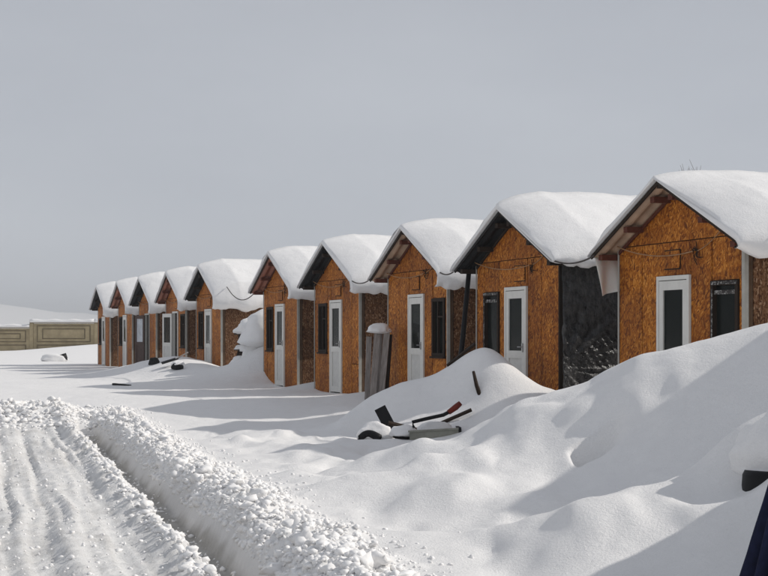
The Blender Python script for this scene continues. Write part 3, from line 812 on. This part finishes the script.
# snow-buried rack in the wide gap
rk = empty('rack', tuple(cw(5, -4.1, 0.15, 0)), cabins[5].rotation_euler.z); rk.location.z = H(rk.location.x, rk.location.y) - 0.1
tag(rk, 'snow-laden wooden rack of rails and posts in the wide gap', 'rack')
for (px_, py_) in ((-0.5, 0), (0.5, 0), (-0.5, 0.7), (0.5, 0.7)):
    MB().box((px_ - 0.04, py_ - 0.04, 0), (px_ + 0.04, py_ + 0.04, 0.95)).build('post', DARKWOOD, rk)
for (z, y_) in ((0.48, -0.05), (0.92, -0.05), (0.48, 0.75), (0.92, 0.75)):
    MB().box((-0.85, y_ - 0.03, z), (0.62, y_ + 0.03, z + 0.07)).build('rail', DARKWOOD, rk)
for k in range(4):
    MB().tube([(-0.55 + k * .3, -0.12, 0.1), (-0.5 + k * .3, -0.02, 0.5)], 0.035, 7).build('stake', DARKWOOD, rk)
for k, (dx, dy, dz, rx, ry, rz) in enumerate(((-0.30, 0.30, 0.98, 0.62, 0.55, 0.20), (0.30, 0.35, 1.02, 0.75, 0.7, 0.36), (0.95, 0.45, 0.75, 0.80, 0.8, 0.80), (-0.45, 0.12, 0.53, 0.46, 0.28, 0.13), (0.35, 0.12, 0.50, 0.50, 0.35, 0.26), (0.75, 0.35, 0.2, 0.7, 0.6, 0.55), (-0.05, -0.05, 0.08, 0.5, 0.35, 0.26))):
    snow_lump((dx, dy, dz), (rx, ry, rz), 5.1 + k, parent=rk, name='snow_load', flat=0.25)
# yellow board at the rack
yb = MB().box((-0.16, 0, 0.0), (0.16, 0.03, 2.15)).build('board', YELLOW); c = cw(5, -2.35, 0.30, 0); yb.location = (c.x, c.y, 0.02); yb.rotation_euler = (0, 0, cabins[5].rotation_euler.z)
tag(yb, 'tall yellowish board standing on end beside the snow-laden rack', 'board')

# debris on the drift before the far cabins
def on_ground(s_, d_):
    v = NV * d_ + RV * s_; return Vector((v.x, v.y, H(v.x, v.y)))
g0 = on_ground(41.1, 8.2)
snow_lump(g0 + Vector((0, 0, 0.03)), (0.16, 0.15, 0.16), 9.2, name='bag', m=BLACK, flat=0.8)
tag(bpy.data.objects['bag'], 'small black bag lying on the drift near the far cabins', 'bag')
g1 = on_ground(39.8, 8.55)
sv = empty('shovel', g1, R(25)); tag(sv, 'dark shovel half sunk in the drift, wooden handle sticking up', 'shovel')
bl = MB(); 
for j in range(7):
    for i in range(7):
        u = (i / 6 - .5) * 0.34 * (1 - 0.25 * (j / 6) ** 3); bl.v.append((-0.34 + 0.42 * (1 - j / 6) - 0.05, u, 0.04 + 0.10 * (i / 6 - .5) ** 2 * 4 * .5 + 0.12 * (1 - j / 6)))
for j in range(6):
    for i in range(6):
        a = j * 7 + i; bl.f.append((a, a + 1, a + 8, a + 7))
o = bl.build('blade', BLACK, sv, True); md = o.modifiers.new('t', 'SOLIDIFY'); md.thickness = 0.012
MB().tube([(-0.02, 0, 0.16), (0.35, 0, 0.36)], 0.022, 8).build('handle', GREYWOOD, sv)
g2 = on_ground(39.15, 8.45)
st = empty('stone', g2); tag(st, 'dark stone with a snow cap on the drift beside the shovel', 'stone')
snow_lump((0, 0, 0.05), (0.17, 0.15, 0.15), 2.2, parent=st, name='rock', m=BLACK, flat=0.6); snow_lump((0, 0.03, 0.13), (0.18, 0.16, 0.11), 4.4, parent=st, name='snow_cap')
g3 = Vector((-6.55, 36.2, 0)); g3.z = H(g3.x, g3.y)
o = MB().box((-0.24, -0.06, 0), (0.24, 0.06, 0.05)).build('plank', BLACK); o.location = g3 + Vector((0, 0, -0.01)); o.rotation_euler = (0, R(4), R(-20))
tag(o, 'short dark plank lying on the smooth snow field', 'plank')
# black half-buried log near the wall
g4 = Vector((-15.3, 68, 0)); g4.z = H(g4.x, g4.y)
lg = empty('log', g4, R(8)); tag(lg, 'dark log end sticking from the snow before the concrete wall', 'log')
MB().tube([(-0.5, 0, -0.05), (0.0, 0, 0.10), (0.42, 0, 0.22)], [0.14, 0.17, 0.18], 14).build('trunk', BLACK, lg, True)
snow_lump((-0.16, 0, 0.10), (0.62, 0.26, 0.25), 8.8, parent=lg, name='snow_cap', flat=0.8, rot=0.0)

# ------------------------------------------------------------------ hand cart and scraps in front of the leaning pole
g5 = Vector((0.70, 20.25, 0)); g5.z = H(g5.x, g5.y)
ct = empty('hand_cart', g5 + Vector((0, 0.1, -0.10)), R(3)); ct.rotation_euler = (0, R(-3), R(4)); tag(ct, 'half-buried hand cart with grey tray and red-gripped black handle', 'cart')
tr_ = MB(); tr_.box((-0.33, -0.2, 0), (0.33, 0.25, 0.02)); tr_.box((-0.33, -0.22, 0.0), (0.33, -0.2, 0.17)); tr_.box((-0.33, 0.25, 0.0), (0.33, 0.27, 0.17)); tr_.box((-0.35, -0.22, 0), (-0.33, 0.27, 0.172))
tr_.build('tray', CRATE, ct)
MB().box((0.33, -0.225, -0.02), (0.37, 0.275, 0.20)).build('end_board', BLACK, ct)
MB().box((-0.37, -0.24, 0.173), (0.33, -0.19, 0.195)).build('rim', CRATE, ct)
hn = MB().tube([(-0.28, -0.05, 0.22), (-0.29, -0.05, 0.30), (-0.1, -0.05, 0.335), (0.15, -0.05, 0.375), (0.27, -0.05, 0.43)], 0.026, 8).build('handle', BLACK, ct, True)
MB().tube([(0.22, -0.05, 0.405), (0.33, -0.05, 0.475), (0.40, -0.05, 0.53)], [0.036, 0.044, 0.036], 8).build('grip', RED, hn, True)
wh = MB(); wh.tube([(-0.43, -0.1, 0.06), (-0.43, -0.02, 0.06)], 0.12, 14); wh.build('wheel', BLACK, ct)
snow_lump((0.05, 0.1, 0.14), (0.26, 0.18, 0.14), 6.1, parent=ct, name='snow_load')
snow_lump((-0.42, 0.02, 0.14), (0.20, 0.2, 0.12), 6.9, parent=ct, name='snow_load'); snow_lump((0.12, -0.3, -0.03), (0.42, 0.14, 0.11), 2.9, parent=ct, name='snow_load')
g6 = Vector((0.13, 20.9, 0)); g6.z = H(g6.x, g6.y)
o = MB().box((-0.085, -0.02, -0.1), (0.085, 0.02, 0.42)).build('slat', BLACK); o.location = g6; o.rotation_euler = (R(-18), R(-27), R(4))
tag(o, 'short black slat tilted in the snow beside the hand cart', 'slat')
g7 = Vector((-0.20, 20.45, 0)); g7.z = H(g7.x, g7.y)
arc = [Vector((-0.15 + 0.30 * t, 0.03 * math.sin(5 * t), 0.15 * math.sin(math.pi * (0.12 + 0.72 * t ** 0.8)) - 0.02)) for t in [k / 14 for k in range(15)]]
arc = [Vector((-0.16, 0, -0.10)), Vector((-0.155, 0, -0.03))] + arc
o = MB().tube(arc, [0.045 + 0.016 * k / 16 for k in range(16)] + [0.04], 12).build('hose', BLACK, None, True); o.location = g7
tag(o, 'bent piece of thick black hose arching out of the snow', 'hose')
snow_lump(g7 + Vector((0.08, 0.14, 0.08)), (0.26, 0.15, 0.20), 1.9, label='snow heaped behind the black hose')

for k, (x, y, L, w, tilt, rz, m_, lab) in enumerate((
    (0.42, 20.75, 0.75, 0.07, -14, 12, DARKWOOD, 'dark batten slanting out of the drift behind the hand cart'),
    (0.98, 20.75, 0.60, 0.05, 24, -8, DARKWOOD, 'thin dark lath leaning up from the drift beside the cart tray'),
    (0.30, 20.35, 0.42, 0.10, -6, 30, BLACK, 'flat black scrap of board between slat and cart'),
    (1.18, 22.15, 0.55, 0.06, 38, -15, DARKWOOD, 'dark broken lath sticking from the drift below the leaning pole'))):
    o = MB().box((-L / 2, -w / 2, -0.015), (L / 2, w / 2, 0.02)).build('batten', m_)
    o.location = (x, y, H(x, y) + 0.04); o.rotation_euler = (R(25), R(-tilt), R(rz)); tag(o, lab, 'batten', 'scrap wood in the drift')
# ------------------------------------------------------------------ furled parasol and snow bulge with a dark hollow in the lower right
pb = Vector((2.14, 8.05, 0)); pb.z = H(pb.x, pb.y)
ps = empty('parasol', pb); ps.rotation_euler = (R(-3), R(13), 0)
tag(ps, 'furled navy parasol leaning in the snow', 'parasol')
cn = MB(); nr, na = 22, 96
for j in range(nr + 1):
    t = j / nr; z = -0.12 + 1.75 * t; rad = 0.115 * (1 - t) ** 0.75 + 0.03
    for i in range(na):
        a = 2 * math.pi * i / na
        k = 1 + 0.42 * (1 - 0.6 * t) * math.cos(a * 8 + 2.2 * t + 0.5 * math.sin(3 * t)) + 0.05 * math.sin(a * 3 + t * 4)
        cn.v.append((math.cos(a) * rad * k, math.sin(a) * rad * k, z + (0.05 * math.cos(a * 8) if j == 0 else 0)))
for j in range(nr):
    for i in range(na):
        a = j * na + i; b = j * na + (i + 1) % na; cn.f.append((a, b, b + na, a + na))
cn.f.append(tuple(nr * na + i for i in range(na)))
cn.build('canopy', NAVY, ps, True)
MB().tube([(0, 0, -0.3), (0, 0, 1.75)], 0.019, 10).build('pole', STEEL, ps)
bn = Vector((2.68, 9.95, 0)); bn.z = 0.10
br = empty('snow_hollow', bn); tag(br, 'black form standing in for the shaded hollow under a snow bulge', 'snow_hollow')  # black body stands in for the shade of a hollow under the snow
MB().tube([(0, 0, -0.35), (0, 0, -0.32), (0, 0, -0.05), (0, 0, 0.19), (0, 0, 0.22)], [0.20, 0.215, 0.23, 0.215, 0.20], 24).build('hollow_shade', BLACK, br, True)
snow_lump((0.42, 0.24, 0.24), (0.64, 0.56, 0.46), 7.7, parent=br, name='snow_cap', flat=0.3, rough=0.2)

# ------------------------------------------------------------------ bare tree behind the cabins
tb = Vector((5.95, 27.8, 0)); tb.z = H(tb.x, tb.y)
tree = empty('bare_tree', tb); tree.scale = (0.5, 0.5, 1.09); tag(tree, 'bare leafless treetop showing above a snowy roof', 'tree')
MB().tube([(0, 0, -0.2), (0.03, 0, 1.2), (-0.02, 0.03, 2.4), (0.0, 0, 3.4)], [0.09, 0.075, 0.055, 0.035], 8).build('trunk', TWIG, tree, True)
cr_ = MB(); rt = random.Random(5)
def branch(p, d, l, r, lev):
    q = p + d * l; mid = p.lerp(q, .5) + Vector((rt.uniform(-.04, .04), rt.uniform(-.04, .04), 0.02)) * l
    cr_.tube([p, mid, q], [r, r * .8, r * .55], 5, False)
    if lev:
        for k in range(4):
            nd = (d + Vector((rt.uniform(-.75, .75), rt.uniform(-.75, .75), rt.uniform(-.1, .5)))).normalized()
            branch(p.lerp(q, rt.uniform(.4, 1)), nd, l * rt.uniform(.5, .75), r * .55, lev - 1)
for k in range(9):
    a = rt.uniform(0, 6.28); z = rt.uniform(1.6, 3.3)
    branch(Vector((0, 0, z)), Vector((math.cos(a) * .7, math.sin(a) * .7, 1)).normalized(), rt.uniform(.5, .8), .022, 2)
cr_.build('crown', TWIG, tree, True)

# ------------------------------------------------------------------ the air between here and the hills
hz, n, b = new_mat('haze_air'); n.nodes.clear()
vo = n.nodes.new('ShaderNodeVolumePrincipled'); oo = n.nodes.new('ShaderNodeOutputMaterial')
vo.inputs['Color'].default_value = (0.93, 0.96, 1.0, 1); vo.inputs['Density'].default_value = 0.00065; vo.inputs['Anisotropy'].default_value = 0.0
n.links.new(vo.outputs[0], oo.inputs['Volume'])
print('ground extent', xs.min(), xs.max(), ys.min(), ys.max(), Z.min(), Z.max())
hb = MB().box((xs.min() - 20, ys.min() - 20, Z.min() - 1), (xs.max() + 20, ys.max() + 20, max(8.0, Z.max() + 3))).build('haze', hz); tag(hb, 'thin pale winter haze over the yard', kind='stuff')
